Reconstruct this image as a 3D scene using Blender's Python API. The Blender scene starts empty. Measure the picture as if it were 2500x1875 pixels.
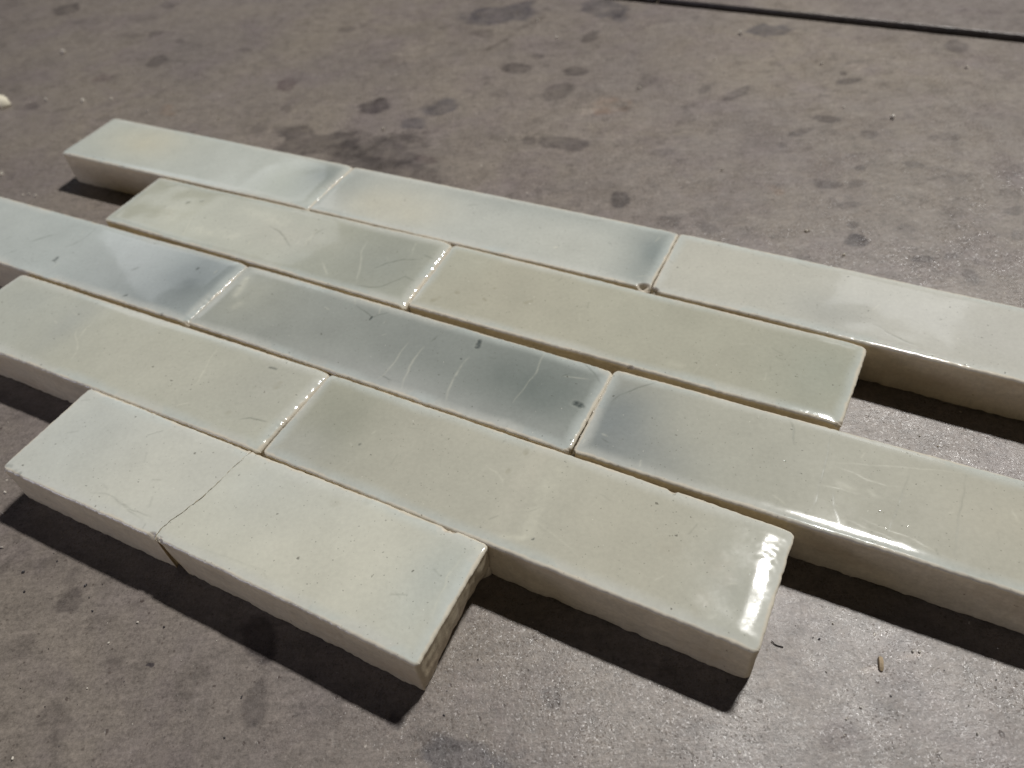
import bpy, math, random
import numpy as np
from mathutils import Matrix, Vector

# ------------------------------------------------------------------ data
# plan measurements in brick widths (one brick is 1 wide, 4.18 long, 0.46 thick)
CAM_F=27.1971
CAM_PITCH=0.802708
CAM_ROLL=-0.107569
CAM_H=5.37137
QUADS={'a1':[(-5.2634, 10.8898), (-1.6786, 8.8063), (-2.1693, 7.9566), (-5.7289, 9.9883)],
'a2':[(-1.6625, 8.7961), (1.9309, 6.7004), (1.4353, 5.8411), (-2.1523, 7.9465)],
'b1':[(-4.1661, 9.0583), (-0.4786, 6.9561), (-0.9887, 5.9703), (-4.6319, 8.1998)],
'b2':[(-0.4659, 6.9312), (3.1592, 4.7436), (2.6132, 3.9012), (-0.9564, 5.9965)],
'c2':[(-2.7015, 6.9552), (0.9103, 4.7723), (0.3972, 3.931), (-3.1787, 6.0863)],
'd2':[(-1.6486, 5.1363), (1.9261, 2.9662), (1.3975, 2.1088), (-2.1585, 4.27)],
'e1':[(-3.9213, 5.294), (-2.2557, 4.2941), (-2.8772, 3.5188), (-4.4201, 4.418)],
'e2':[(-2.2444, 4.2881), (-0.304, 3.1416), (-0.829, 2.2767), (-2.8655, 3.5099)],
'a3':[(1.9418, 6.6909), (5.515, 4.52), (5.0223, 3.6583), (1.4491, 5.8291)],
'c3':[(0.9261, 4.801), (4.5443, 2.7059), (4.0478, 1.834), (0.4296, 3.929)],
'c1':[(-6.3208, 9.0848), (-2.7131, 6.9718), (-3.1934, 6.0931), (-6.8011, 8.206)],
'd1':[(-5.2708, 7.2522), (-1.6606, 5.1435), (-2.2051, 4.2942), (-5.8153, 6.4029)]}
MARKS={'a1':[],
'a2':[('D', 0.02, 0.6, [(0.4714, 0.9324), (0.5096, 0.915), (0.5515, 0.9043)]), ('D', 0.02, 0.5, [(0.7395, 0.8855), (0.7801, 0.9053), (0.8191, 0.9366)]), ('H', 0.012, 1.0, [(0.7261, 0.2934), (0.7328, 0.3038)]), ('D', 0.014, 0.8, [(0.8483, 0.559), (0.8582, 0.5489)]), ('D', 0.03, 0.35, [(0.4241, 0.6802), (0.453, 0.7409)])],
'b1':[('L', 0.013, 1.0, [(0.7818, 0.7618), (0.7915, 0.5841), (0.8144, 0.3901), (0.8364, 0.2046), (0.8495, 0.0923)]), ('L', 0.01, 1.0, [(0.6231, 0.7562), (0.6244, 0.4469)]), ('L', 0.016, 1.0, [(0.7158, 0.2871), (0.7412, 0.1984), (0.7638, 0.0952)]), ('D', 0.014, 1.0, [(0.8592, 0.3594), (0.8798, 0.4846), (0.9128, 0.5948), (0.9488, 0.6508)]), ('D', 0.014, 1.0, [(0.8495, 0.0923), (0.889, 0.1053), (0.9225, 0.2017), (0.9491, 0.3782), (0.9795, 0.3496)]), ('D', 0.014, 1.0, [(0.9529, 0.7254), (0.9837, 0.7129)]), ('L', 0.009, 1.0, [(0.9064, 0.9175), (0.9255, 0.6597)]), ('L', 0.014, 1.0, [(0.2443, 0.4085), (0.2836, 0.0914)]), ('L', 0.012, 1.0, [(0.6269, 0.7482), (0.6302, 0.3972)]), ('D', 0.014, 1.0, [(0.4861, 0.6123), (0.552, 0.4982), (0.598, 0.3646)]), ('L', 0.012, 1.0, [(0.4797, 0.3119), (0.4805, 0.2188)]), ('P', 0.02, 0.6, [(0.1805, 0.6408), (0.1829, 0.6595)]), ('P', 0.018, 0.5, [(0.2168, 0.7239), (0.2193, 0.7425)]), ('D', 0.02, 0.5, [(0.6445, 0.757), (0.6266, 0.6374)]), ('D', 0.03, 0.4, [(0.059, 0.8524), (0.0877, 0.9339)]), ('H', 0.1, 0.5, [(0.1465, 0.4412), (0.1865, 0.2847)]), ('H', 0.08, 0.6, [(0.2988, 0.2493), (0.4188, 0.3)]), ('H', 0.09, 0.4, [(0.3601, 0.7558), (0.5151, 0.7034)])],
'b2':[('L', 0.007, 0.7, [(0.7531, 0.6029), (0.7881, 0.6661)]), ('L', 0.007, 0.7, [(0.7002, 0.2427), (0.6917, 0.1191)]), ('H', 0.035, 0.5, [(0.6406, 0.1674), (0.6624, 0.1697)]), ('B', 0.03, 0.7, [(0.0506, 0.141), (0.0637, 0.1992)]), ('B', 0.022, 0.6, [(0.0938, 0.3223), (0.0991, 0.3172)]), ('B', 0.022, 0.6, [(0.2692, 0.4264), (0.2765, 0.4581)]), ('B', 0.012, 0.7, [(0.1666, 0.3412), (0.1763, 0.3173)]), ('B', 0.014, 0.6, [(0.1746, 0.5103), (0.1767, 0.5081)]), ('B', 0.014, 0.5, [(0.1495, 0.2255), (0.1562, 0.2434)]), ('H', 0.01, 1.0, [(0.2181, 0.4405), (0.2191, 0.4394)]), ('B', 0.015, 0.4, [(0.1373, 0.6968), (0.1406, 0.6881)])],
'c2':[('L', 0.01, 1.0, [(0.5428, 0.6173), (0.5475, 0.357), (0.5482, 0.1471), (0.5413, 0.0779)]), ('D', 0.01, 1.0, [(0.5444, 0.129), (0.5714, 0.1076)]), ('D', 0.01, 1.0, [(0.5935, 0.7923), (0.589, 0.6968)]), ('L', 0.013, 1.0, [(0.5853, 0.6285), (0.5841, 0.4204), (0.593, 0.1793), (0.6037, 0.0627)]), ('L', 0.014, 1.0, [(0.6957, 0.6499), (0.6908, 0.5584), (0.6942, 0.311), (0.7004, 0.1881), (0.7129, 0.0796)]), ('L', 0.008, 1.0, [(0.8417, 0.9883), (0.85, 0.7672), (0.8472, 0.547), (0.8426, 0.4177), (0.8419, 0.3083)]), ('D', 0.012, 1.0, [(0.3573, 0.8793), (0.4096, 0.8043), (0.4198, 0.7682), (0.4281, 0.8222), (0.45, 0.9264)]), ('L', 0.01, 1.0, [(0.3433, 0.9531), (0.3568, 0.873)]), ('L', 0.01, 1.0, [(0.418, 0.9676), (0.4305, 0.853)]), ('D', 0.013, 1.0, [(0.9339, 0.9847), (0.9614, 0.9181), (0.9888, 0.8093)]), ('D', 0.008, 1.0, [(0.905, 0.7614), (0.9172, 0.8284)]), ('L', 0.008, 1.0, [(0.9076, 0.7728), (0.9619, 0.8172)]), ('P', 0.026, 1.0, [(0.6954, 0.8016), (0.6926, 0.8755)]), ('P', 0.035, 1.3, [(0.9627, 0.5132), (0.9747, 0.503)]), ('P', 0.01, 1.0, [(0.6809, 0.6122), (0.6826, 0.6056)]), ('P', 0.014, 1.0, [(0.4177, 0.7514), (0.4173, 0.7907)]), ('H', 0.05, 0.8, [(0.0354, 0.7933), (0.0535, 0.5307)]), ('H', 0.04, 0.6, [(0.0823, 0.437), (0.0765, 0.3855)])],
'd2':[('L', 0.008, 1.0, [(0.4355, 0.6393), (0.4631, 0.6076), (0.4824, 0.5536), (0.4909, 0.499)]), ('D', 0.005, 0.5, [(0.3416, 0.6004), (0.3683, 0.4095)]), ('L', 0.006, 1.0, [(0.5732, 0.3146), (0.6207, 0.2593), (0.6739, 0.1818)]), ('L', 0.008, 1.0, [(0.1887, 0.5899), (0.1861, 0.5296)]), ('D', 0.007, 0.7, [(0.4414, 0.9311), (0.4416, 0.8837)]), ('D', 0.007, 0.5, [(0.4366, 0.9092), (0.4488, 0.9156)]), ('B', 0.022, 0.7, [(0.4931, 0.8757), (0.4926, 0.8954)]), ('B', 0.022, 0.6, [(0.4816, 0.6445), (0.4822, 0.6565)]), ('H', 0.07, 0.55, [(0.5707, 0.8379), (0.5654, 0.5148), (0.5774, 0.1791)]), ('H', 0.02, 0.7, [(0.5373, 0.0971), (0.5742, 0.1498)]), ('P', 0.012, 0.7, [(0.1752, 0.395), (0.1758, 0.4017)]), ('P', 0.009, 1.0, [(0.5924, 0.1632), (0.5935, 0.1622)]), ('D', 0.006, 0.5, [(0.5556, 0.3638), (0.5718, 0.4431)]), ('B', 0.11, 0.3, [(0.9025, 0.5108), (0.912, 0.4569)]), ('B', 0.07, 0.22, [(0.8951, 0.2296), (0.8974, 0.1261)]), ('B', 0.07, 0.15, [(0.8076, 0.5264), (0.8176, 0.5147)])],
'e1':[('D', 0.006, 0.9, [(0.5442, 0.1251), (0.6092, 0.1653), (0.6798, 0.1525), (0.7738, 0.1172), (0.8796, 0.0847)]), ('D', 0.006, 0.8, [(0.676, 0.1588), (0.7979, 0.1276), (0.9106, 0.1321)]), ('D', 0.005, 0.6, [(0.5351, 0.2162), (0.5982, 0.1999)]), ('P', 0.02, 0.6, [(0.1151, 0.0045), (0.1209, 0.0164)]), ('P', 0.02, 0.3, [(0.0185, 0.042), (0.0504, 0.0559)]), ('P', 0.02, 0.3, [(0.077, 0.0087), (0.0922, 0.0294)])],
'e2':[('L', 0.008, 0.9, [(0.9524, 0.8989), (0.9415, 0.8196), (0.9432, 0.7166), (0.9419, 0.6274), (0.9544, 0.4416), (0.9641, 0.3152)]), ('B', 0.045, 0.35, [(0.4352, 0.8363), (0.4382, 0.8482)]), ('B', 0.03, 0.25, [(0.5383, 0.9577), (0.5418, 0.9577)]), ('B', 0.02, 0.3, [(0.6071, 0.7693), (0.6094, 0.7683)]), ('D', 0.005, 0.35, [(0.1402, 0.0766), (0.3193, 0.1189), (0.4526, 0.1396)]), ('H', 0.03, 0.8, [(0.9807, 0.9344), (0.9817, 0.943)])],
'a3':[('D', 0.01, 0.8, [(0.4889, 0.2751), (0.5114, 0.2051), (0.5356, 0.1755), (0.5798, 0.1122)])],
'c3':[('D', 0.007, 1.0, [(0.4443, 0.931), (0.4442, 0.7602), (0.4449, 0.5503), (0.4448, 0.3697), (0.4438, 0.1727), (0.4424, 0.1175)]), ('D', 0.007, 1.0, [(0.3663, 0.9581), (0.376, 0.8663), (0.3822, 0.7158)]), ('D', 0.006, 1.0, [(0.4685, 0.3774), (0.4763, 0.2292), (0.4871, 0.1224), (0.4946, 0.0235)]), ('D', 0.006, 0.8, [(0.5864, 0.7636), (0.5827, 0.5851), (0.5743, 0.4203), (0.5673, 0.2216), (0.5668, 0.1201)]), ('D', 0.006, 0.8, [(0.6764, 0.9119), (0.6729, 0.5702), (0.6706, 0.2924), (0.6707, 0.1378)]), ('L', 0.006, 0.8, [(0.4623, 0.6551), (0.5331, 0.7409), (0.6153, 0.8413), (0.6819, 0.9101)]), ('L', 0.006, 0.8, [(0.4661, 0.6094), (0.4838, 0.6052), (0.5229, 0.5818), (0.557, 0.5738), (0.5894, 0.6077)]), ('L', 0.006, 0.8, [(0.4367, 0.3779), (0.4592, 0.3944), (0.4817, 0.4057), (0.5172, 0.4177)]), ('L', 0.006, 0.7, [(0.5206, 0.2118), (0.5651, 0.1772), (0.6133, 0.1523), (0.6707, 0.0904)]), ('L', 0.005, 0.6, [(0.4971, 0.1502), (0.5704, 0.1166), (0.6063, 0.0817)]), ('H', 0.03, 0.4, [(0.4783, 0.444), (0.5008, 0.455)]), ('H', 0.025, 0.4, [(0.5266, 0.472), (0.5331, 0.4452)]), ('L', 0.007, 1.0, [(0.7505, 0.6634), (0.7619, 0.6017)]), ('D', 0.005, 0.7, [(0.7304, 0.4465), (0.7332, 0.334)]), ('D', 0.012, 1.0, [(0.0914, 0.9621), (0.0603, 0.8472), (0.0356, 0.7119), (0.0246, 0.5903)]), ('D', 0.009, 1.0, [(0.0403, 0.2183), (0.059, 0.1837)]), ('L', 0.009, 1.0, [(0.0365, 0.2597), (0.0509, 0.2551)])],
'c1':[('D', 0.016, 1.0, [(0.3752, 0.6396), (0.3483, 0.5128), (0.3328, 0.4209)]), ('D', 0.014, 0.8, [(0.4749, 0.8755), (0.473, 0.6486), (0.4555, 0.4877)]), ('P', 0.022, 0.8, [(0.4717, 0.2663), (0.4705, 0.3195)]), ('D', 0.014, 0.7, [(0.7277, 0.5313), (0.7144, 0.4334)]), ('L', 0.014, 1.0, [(0.9384, 0.8085), (0.9417, 0.7226)]), ('P', 0.014, 0.8, [(0.7753, 0.0757), (0.7813, 0.0995)]), ('D', 0.014, 0.7, [(0.3278, 0.2445), (0.3064, 0.1289)]), ('D', 0.014, 0.7, [(0.2577, 0.4291), (0.2483, 0.3283)]), ('P', 0.012, 0.8, [(0.8847, 0.7106), (0.8878, 0.7368)]), ('P', 0.016, 0.8, [(0.9178, -0.0016), (0.9196, 0.0149)])],
'd1':[('L', 0.013, 1.0, [(0.3451, 0.7481), (0.3576, 0.5638), (0.3656, 0.431)]), ('L', 0.013, 1.0, [(0.3341, 0.566), (0.3491, 0.47), (0.3814, 0.4046), (0.4024, 0.2978), (0.4162, 0.1579)]), ('L', 0.01, 1.0, [(0.7083, 0.9038), (0.7227, 0.6797), (0.7398, 0.4935)]), ('P', 0.012, 0.7, [(0.8664, 0.8468), (0.884, 0.8525)]), ('L', 0.01, 1.0, [(0.7284, 0.5986), (0.747, 0.4183), (0.7502, 0.298)]), ('D', 0.009, 1.0, [(0.9116, 0.2234), (0.9288, 0.2699), (0.9506, 0.2945), (0.973, 0.2931)]), ('B', 0.035, 0.6, [(0.9211, 0.6656), (0.9195, 0.7084)]), ('B', 0.03, 0.6, [(0.8747, 0.2303), (0.8753, 0.24)]), ('B', 0.014, 0.6, [(0.8746, 0.576), (0.875, 0.5834)])]}
CHIPS={'a1': [((0.0317, -0.0254), 0.035, 0.03), ((0.273, -0.0274), 0.03, 0.02)], 'a2': [((0.9885, -0.0236), 0.085, 0.1)], 'b1': [], 'b2': [((0.5676, 0.0131), 0.03, 0.03), ((0.9989, -0.008), 0.05, 0.04)], 'c2': [((1.0013, 0.0015), 0.05, 0.05)], 'd2': [((0.7796, 1.0135), 0.05, 0.03)], 'e1': [((0.982, -0.0013), 0.06, 0.05), ((1.0192, 0.4151), 0.045, 0.03), ((0.0041, 0.0027), 0.05, 0.04)], 'e2': [((0.0132, -0.0068), 0.045, 0.05), ((0.8465, 0.9915), 0.06, 0.03), ((0.8703, 0.9987), 0.04, 0.03)], 'a3': [((0.0054, -0.03), 0.085, 0.1)], 'c3': [], 'c1': [((0.9968, -0.0154), 0.05, 0.05)], 'd1': []}
STAINS=[('d', 0.6, -1.621, 11.286, 0.255, -0.011, 0.022, -0.253), ('b', 0.45, -0.676, 11.042, 0.293, 0.099, 0.025, -0.217), ('b', 0.4, -1.033, 10.652, 0.198, -0.044, 0.002, -0.184), ('d', 0.5, 0.591, 12.13, 0.213, -0.027, -0.01, -0.177), ('d', 0.45, 1.492, 11.816, 0.174, -0.043, -0.019, -0.142), ('d', 0.4, 0.974, 12.481, 0.104, -0.027, -0.009, -0.092), ('d', 0.3, 1.104, 11.187, 0.281, 0.145, 0.01, -0.217), ('d', 0.25, 0.306, 11.294, 0.198, -0.009, -0.004, -0.147), ('d', 0.4, 0.593, 9.762, 0.1, -0.022, -0.016, -0.176), ('d', 0.45, 1.048, 9.63, 0.313, -0.09, -0.023, -0.161), ('b', 0.5, 0.568, 14.402, 0.812, 0.067, -0.007, -0.408), ('b', 0.45, 2.299, 14.143, 0.376, -0.304, -0.088, -0.383), ('b', 0.35, 2.486, 13.623, 0.162, -0.045, -0.03, -0.173), ('d', 0.25, 0.128, 13.585, 0.195, -0.052, -0.01, -0.206), ('d', 0.4, 1.91, 13.04, 0.153, 0.024, -0.015, -0.195), ('d', 0.42, -1.693, 9.89, 0.627, -0.025, 0.054, -0.548), ('d', 0.45, -2.394, 10.336, 0.805, -0.387, 0.011, -0.409), ('d', 0.35, -1.277, 9.35, 0.59, -0.354, -0.028, -0.334), ('p', 0.3, -0.813, 9.627, 0.185, -0.039, -0.0, -0.173), ('w', 0.6, 1.517, 10.538, 0.115, -0.026, -0.032, -0.218), ('w', 0.3, 1.76, 9.69, 0.136, -0.03, -0.019, -0.109), ('w', 0.25, -1.255, 13.349, 0.552, -0.327, -0.012, -0.324), ('r', 0.35, 1.853, 10.512, 0.285, -0.066, -0.05, -0.3), ('d', 0.3, 2.437, 11.129, 0.141, -0.034, -0.051, -0.259), ('d', 0.3, -2.243, 14.46, 0.18, 0.032, 0.021, -0.151), ('b', 0.5, 4.775, 12.49, 0.37, -0.049, -0.07, -0.244), ('d', 0.5, 5.303, 10.517, 0.175, -0.007, -0.033, -0.098), ('d', 0.5, 5.327, 10.769, 0.05, -0.012, -0.024, -0.063), ('d', 0.45, 4.635, 9.525, 0.185, -0.042, -0.031, -0.086), ('d', 0.35, 4.167, 9.265, 0.235, 0.065, -0.014, -0.072), ('d', 0.4, 3.832, 8.988, 0.05, -0.011, -0.022, -0.07), ('d', 0.35, 4.981, 9.009, 0.114, -0.025, -0.04, -0.1), ('d', 0.3, 5.901, 8.786, 0.144, -0.031, -0.054, -0.116), ('d', 0.35, 3.64, 10.48, 0.262, 0.16, -0.006, -0.104), ('d', 0.3, 3.301, 10.758, 0.198, 0.155, 0.001, -0.092), ('d', 0.4, 7.226, 11.252, 0.165, -0.043, -0.082, -0.172), ('d', 0.5, 4.579, 8.258, 0.076, -0.016, -0.028, -0.072), ('d', 0.4, 5.23, 8.192, 0.116, -0.047, -0.03, -0.062), ('d', 0.4, 4.11, 7.954, 0.149, -0.03, -0.031, -0.086), ('d', 0.3, 4.439, 7.925, 0.102, -0.02, -0.027, -0.068), ('d', 0.35, 4.137, 7.5, 0.149, -0.014, -0.02, -0.056), ('d', 0.65, 3.985, 6.823, 0.115, -0.021, -0.042, -0.108), ('d', 0.5, 4.049, 7.097, 0.057, -0.011, -0.023, -0.06), ('d', 0.6, 4.503, 6.383, 0.099, -0.034, -0.03, -0.06), ('d', 0.35, 4.831, 6.376, 0.081, -0.015, -0.029, -0.06), ('d', 0.35, 4.869, 6.015, 0.071, -0.075, -0.076, -0.102), ('d', 0.3, 5.864, 7.049, 0.114, -0.022, -0.04, -0.075), ('d', 0.4, 5.714, 6.606, 0.082, -0.015, -0.045, -0.083), ('d', 0.6, 1.596, 8.128, 0.117, -0.023, -0.03, -0.166), ('d', 0.35, 2.104, 7.571, 0.177, -0.033, -0.04, -0.177), ('d', 0.3, 2.485, 7.316, 0.121, -0.043, -0.033, -0.107), ('r', 0.35, 3.465, 7.953, 0.069, -0.076, -0.054, -0.101), ('d', 0.25, 4.577, 6.942, 0.115, -0.022, -0.032, -0.074), ('d', 0.45, -8.223, 17.025, 0.341, 0.114, 0.124, -0.31), ('d', 0.4, -5.582, 13.934, 0.156, 0.117, 0.067, -0.174), ('p', 0.45, -3.107, 12.392, 0.157, -0.038, 0.032, -0.256), ('d', 0.35, -5.333, 14.732, 0.111, -0.029, 0.034, -0.155), ('p', 0.3, -6.384, 13.494, 0.165, 0.029, 0.062, -0.171), ('d', 0.35, -7.352, 12.633, 0.103, -0.024, 0.056, -0.155), ('d', 0.3, -5.916, 15.243, 0.145, 0.028, 0.05, -0.163), ('d', 0.2, -6.452, 15.291, 0.249, -0.066, 0.039, -0.143), ('r', 0.3, -4.93, 11.923, 0.191, -0.044, 0.053, -0.228), ('d', 0.3, -3.012, 11.539, 0.091, -0.021, 0.014, -0.11), ('d', 0.35, -6.017, 16.703, 0.141, -0.04, 0.049, -0.209), ('d', 0.3, -4.012, 13.994, 0.136, -0.035, 0.02, -0.126), ('d', 0.45, 0.046, 2.147, 0.087, -0.025, -0.021, -0.07), ('b', 0.5, -0.617, 1.818, 0.266, -0.164, -0.064, -0.101), ('d', 0.3, -0.779, 1.966, 0.155, -0.071, -0.025, -0.062), ('d', 0.4, -3.718, 3.305, 0.083, -0.059, -0.038, -0.111), ('d', 0.4, -2.03, 2.376, 0.09, -0.025, -0.005, -0.186), ('d', 0.25, -3.197, 2.751, 0.07, -0.008, 0.018, -0.065), ('d', 0.55, -2.136, 2.808, 0.126, -0.014, 0.03, -0.194), ('d', 0.7, -1.057, 2.115, 0.063, -0.007, 0.002, -0.055), ('d', 0.2, 0.945, 1.84, 0.137, 0.009, -0.004, -0.064), ('d', 0.2, 2.327, 1.937, 0.159, -0.017, -0.066, -0.156), ('w', 0.25, 2.579, 1.882, 0.105, -0.011, -0.071, -0.154), ('p', 0.3, 1.874, 1.69, 0.129, -0.013, -0.037, -0.098), ('d', 0.2, -3.991, 2.969, 0.134, 0.085, 0.082, -0.094), ('d', 0.2, -3.493, 2.333, 0.127, -0.052, -0.005, -0.131), ('p', 0.2, 2.009, 2.446, 0.137, -0.08, -0.059, -0.081), ('w', 0.45, 2.425, 2.306, 0.069, -0.008, -0.036, -0.087), ('w', 0.5, 1.955, 2.549, 0.04, -0.005, -0.028, -0.08), ('w', 0.3, 2.589, 2.152, 0.064, -0.037, -0.042, -0.05), ('w', 0.2, 3.39, 3.649, 0.142, -0.106, -0.07, -0.09), ('w', 0.25, 3.747, 3.414, 0.134, -0.1, -0.072, -0.085)]
LINES=[('d', 0.07, 0.5, [(0.19, 12.908), (0.523, 13.272), (0.813, 13.649), (1.269, 14.054)]), ('d', 0.05, 0.5, [(-1.806, 9.78), (-1.533, 10.151), (-1.326, 10.424)]), ('d', 0.03, 0.5, [(5.039, 7.759), (5.401, 7.87), (5.882, 7.838)]), ('w', 0.012, 0.8, [(2.116, 2.073), (2.288, 2.112), (2.444, 2.147), (2.599, 2.174)]), ('w', 0.008, 0.5, [(2.432, 2.053), (2.303, 2.081)]), ('w', 0.03, 0.25, [(6.341, 9.36), (7.1, 9.129)]), ('d', 0.03, 0.25, [(5.992, 8.766), (5.071, 6.834)])]
DARK_GRIT=[(-4.182, 3.641, 0.025), (-3.605, 3.448, 0.024), (-2.86, 3.003, 0.016), (-2.158, 2.387, 0.018), (-2.232, 2.114, 0.015), (-3.476, 3.209, 0.017), (-3.54, 3.334, 0.014), (-3.06, 2.599, 0.009), (-0.71, 2.106, 0.014), (-0.458, 2.474, 0.012), (-0.687, 2.272, 0.009), (-3.924, 3.714, 0.014), (1.977, 2.356, 0.017), (2.303, 1.912, 0.011), (1.938, 2.37, 0.009), (2.006, 1.894, 0.008), (-2.535, 3.449, 0.01), (-4.103, 3.452, 0.021), (2.724, 2.043, 0.011), (3.03, 1.944, 0.011)]
WHITE_GRIT_GLINTS=[(-3.079, 3.066, 0.017), (-3.264, 2.919, 0.013), (-3.322, 2.575, 0.013), (-3.702, 2.128, 0.018), (-4.659, 4.512, 0.024), (-4.593, 4.281, 0.019), (-4.459, 3.911, 0.022), (2.078, 1.859, 0.013), (1.958, 1.797, 0.011), (2.777, 1.801, 0.01), (2.741, 1.62, 0.015), (2.574, 2.195, 0.017), (2.619, 2.187, 0.014), (1.942, 2.121, 0.011), (2.111, 2.457, 0.011), (1.451, 1.557, 0.01), (2.351, 10.972, 0.036), (3.653, 11.646, 0.037), (5.114, 11.103, 0.047), (4.943, 9.751, 0.032), (2.926, 8.519, 0.025), (3.504, 7.078, 0.027), (3.54, 7.087, 0.022), (3.748, 6.584, 0.03), (4.278, 12.457, 0.064), (5.44, 9.344, 0.062), (7.005, 10.504, 0.044), (-7.478, 14.747, 0.076), (-7.133, 12.8, 0.045), (-6.459, 12.6, 0.045), (-5.978, 12.56, 0.037), (-6.96, 10.434, 0.046), (-6.221, 9.729, 0.031), (-6.334, 9.792, 0.025), (-6.414, 9.777, 0.025), (1.363, 13.067, 0.041), (1.127, 13.871, 0.044), (-1.455, 10.549, 0.037), (0.276, 9.842, 0.029), (-5.249, 11.983, 0.028), (-4.016, 11.461, 0.027), (0.681, 1.943, 0.011), (3.446, 4.041, 0.014), (3.546, 3.913, 0.013), (3.656, 3.635, 0.013)]  # near ones are white chips, far ones pale crumbs standing in for glints
JOINT=[[3.158, 14.207], [8.198, 11.162]]
SPLINTER=[[2.335, 2.165], [2.315, 2.103]]
CHUNK=[-7.871, 12.724]
FIBRE=[[1.641, 2.379], [1.661, 2.349], [1.709, 2.325]]
S = 0.0575            # metres per brick width
T = 0.46              # brick thickness in widths
random.seed(4); rng = np.random.default_rng(4)

# ------------------------------------------------------------------ camera
scene = bpy.context.scene
col = scene.collection
cam_data = bpy.data.cameras.new('camera')
cam = bpy.data.objects.new('camera', cam_data); col.objects.link(cam)
cam_data.sensor_width = 36; cam_data.lens = CAM_F
cam_data.clip_start = 0.01; cam_data.clip_end = 50
cp, sp = math.cos(CAM_PITCH), math.sin(CAM_PITCH)
fwd = Vector((0, cp, -sp)); up0 = Vector((0, sp, cp)); rt0 = Vector((1, 0, 0))
c, s = math.cos(CAM_ROLL), math.sin(CAM_ROLL)
rt = c*rt0 + s*up0; up = -s*rt0 + c*up0
m = Matrix((( rt.x, up.x, -fwd.x, 0), (rt.y, up.y, -fwd.y, 0), (rt.z, up.z, -fwd.z, CAM_H*S), (0, 0, 0, 1)))
cam.matrix_world = m
cam_data.dof.use_dof = True
cam_data.dof.focus_distance = 5.75*S
cam_data.dof.aperture_fstop = 9.5
scene.camera = cam

# ------------------------------------------------------------------ world and lamps
world = bpy.data.worlds.new('World'); scene.world = world
world.use_nodes = True
bg = world.node_tree.nodes['Background']
bg.inputs['Color'].default_value = (0.75, 0.80, 0.88, 1); bg.inputs['Strength'].default_value = 0.008
scene.view_settings.view_transform = 'Standard'; scene.view_settings.look = 'None'
scene.view_settings.exposure = 0; scene.view_settings.gamma = 1

def area(name, az, el, dist, sx, sy, watts, colour, target=(0, 4, 0), long_az=None):
    d = bpy.data.lights.new(name, 'AREA'); d.shape = 'RECTANGLE'
    d.size = sx*S; d.size_y = sy*S; d.energy = watts; d.color = colour
    o = bpy.data.objects.new(name, d); col.objects.link(o)
    a, e = math.radians(az), math.radians(el)
    dr = Vector((math.cos(a)*math.cos(e), math.sin(a)*math.cos(e), math.sin(e)))
    o.location = (Vector(target) + dr*dist)*S
    z = dr
    if long_az is None: x = Vector((0, 0, 1)).cross(z)
    else: x = Vector((math.cos(math.radians(long_az)), math.sin(math.radians(long_az)), 0)); x = x - z*x.dot(z)
    x.normalize(); y = z.cross(x)
    o.matrix_world = Matrix(((x.x, y.x, z.x, o.location.x), (x.y, y.y, z.y, o.location.y), (x.z, y.z, z.z, o.location.z), (0, 0, 0, 1)))
    return o
area('key_lamp', 49, 57.8, 60, 6.0, 2.6, 122, (1.0, 0.985, 0.95), (1, 3, 0), -30)
area('window_glow', 113, 29, 60, 17, 7, 1.15, (0.92, 0.96, 1.0))
area('door_glow', 55, 37.5, 70, 11, 6, 1.0, (0.95, 0.97, 1.0), (3.7, 5.1, 0))
area('front_fill', -95, 6.5, 45, 110, 10, 10, (1.0, 0.92, 0.84))  # added fill panel, low and unseen, to brighten the brick fronts
area('left_cool_fill', 215, 12, 22, 12, 6, 3.2, (0.74, 0.76, 1.0), (-6, 9, 0))  # added cool fill, out of view, to tint the left-hand brick faces

# ------------------------------------------------------------------ helpers
def lin(rgb):
    v = np.array(rgb, float)/255
    return np.where(v <= .04045, v/12.92, ((v+.055)/1.055)**2.4)

def vnoise(x, y, scale, seed):
    r = np.random.default_rng(seed); N = 256
    g = r.random((N, N))*2-1
    X = x/scale+1000.37; Y = y/scale+1000.71
    ix = np.floor(X).astype(int); iy = np.floor(Y).astype(int)
    fx = X-ix; fy = Y-iy
    fx = fx*fx*(3-2*fx); fy = fy*fy*(3-2*fy)
    a = g[ix % N, iy % N]; b = g[(ix+1) % N, iy % N]; c_ = g[ix % N, (iy+1) % N]; d = g[(ix+1) % N, (iy+1) % N]
    return (a*(1-fx)+b*fx)*(1-fy)+(c_*(1-fx)+d*fx)*fy

def fbm(x, y, scale, seed, octv=4, gain=.5):
    o = 0; a = 1; n = 0
    for k in range(octv):
        o = o+a*vnoise(x, y, scale/2**k, seed+k*17); n += a; a *= gain
    return o/n

def sstep(e0, e1, x):
    t = np.clip((x-e0)/(e1-e0), 0, 1); return t*t*(3-2*t)

def seg_dist(px, py, pts):
    d = np.full(px.shape, 9e9); along = np.zeros(px.shape)
    tot = 0
    for (ax, ay), (bx, by) in zip(pts[:-1], pts[1:]):
        vx, vy = bx-ax, by-ay; l2 = vx*vx+vy*vy+1e-12
        k = np.clip(((px-ax)*vx+(py-ay)*vy)/l2, 0, 1)
        dd = np.hypot(px-ax-k*vx, py-ay-k*vy)
        l = math.sqrt(l2); along = np.where(dd < d, tot+k*l, along); d = np.minimum(d, dd); tot += l
    return d, along/max(tot, 1e-6)

def link(name, mesh, mat, parent=None, loc=None):
    o = bpy.data.objects.new(name, mesh); col.objects.link(o)
    if mat: mesh.materials.append(mat)
    if parent: o.parent = parent
    if loc is not None: o.location = loc
    return o

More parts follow.
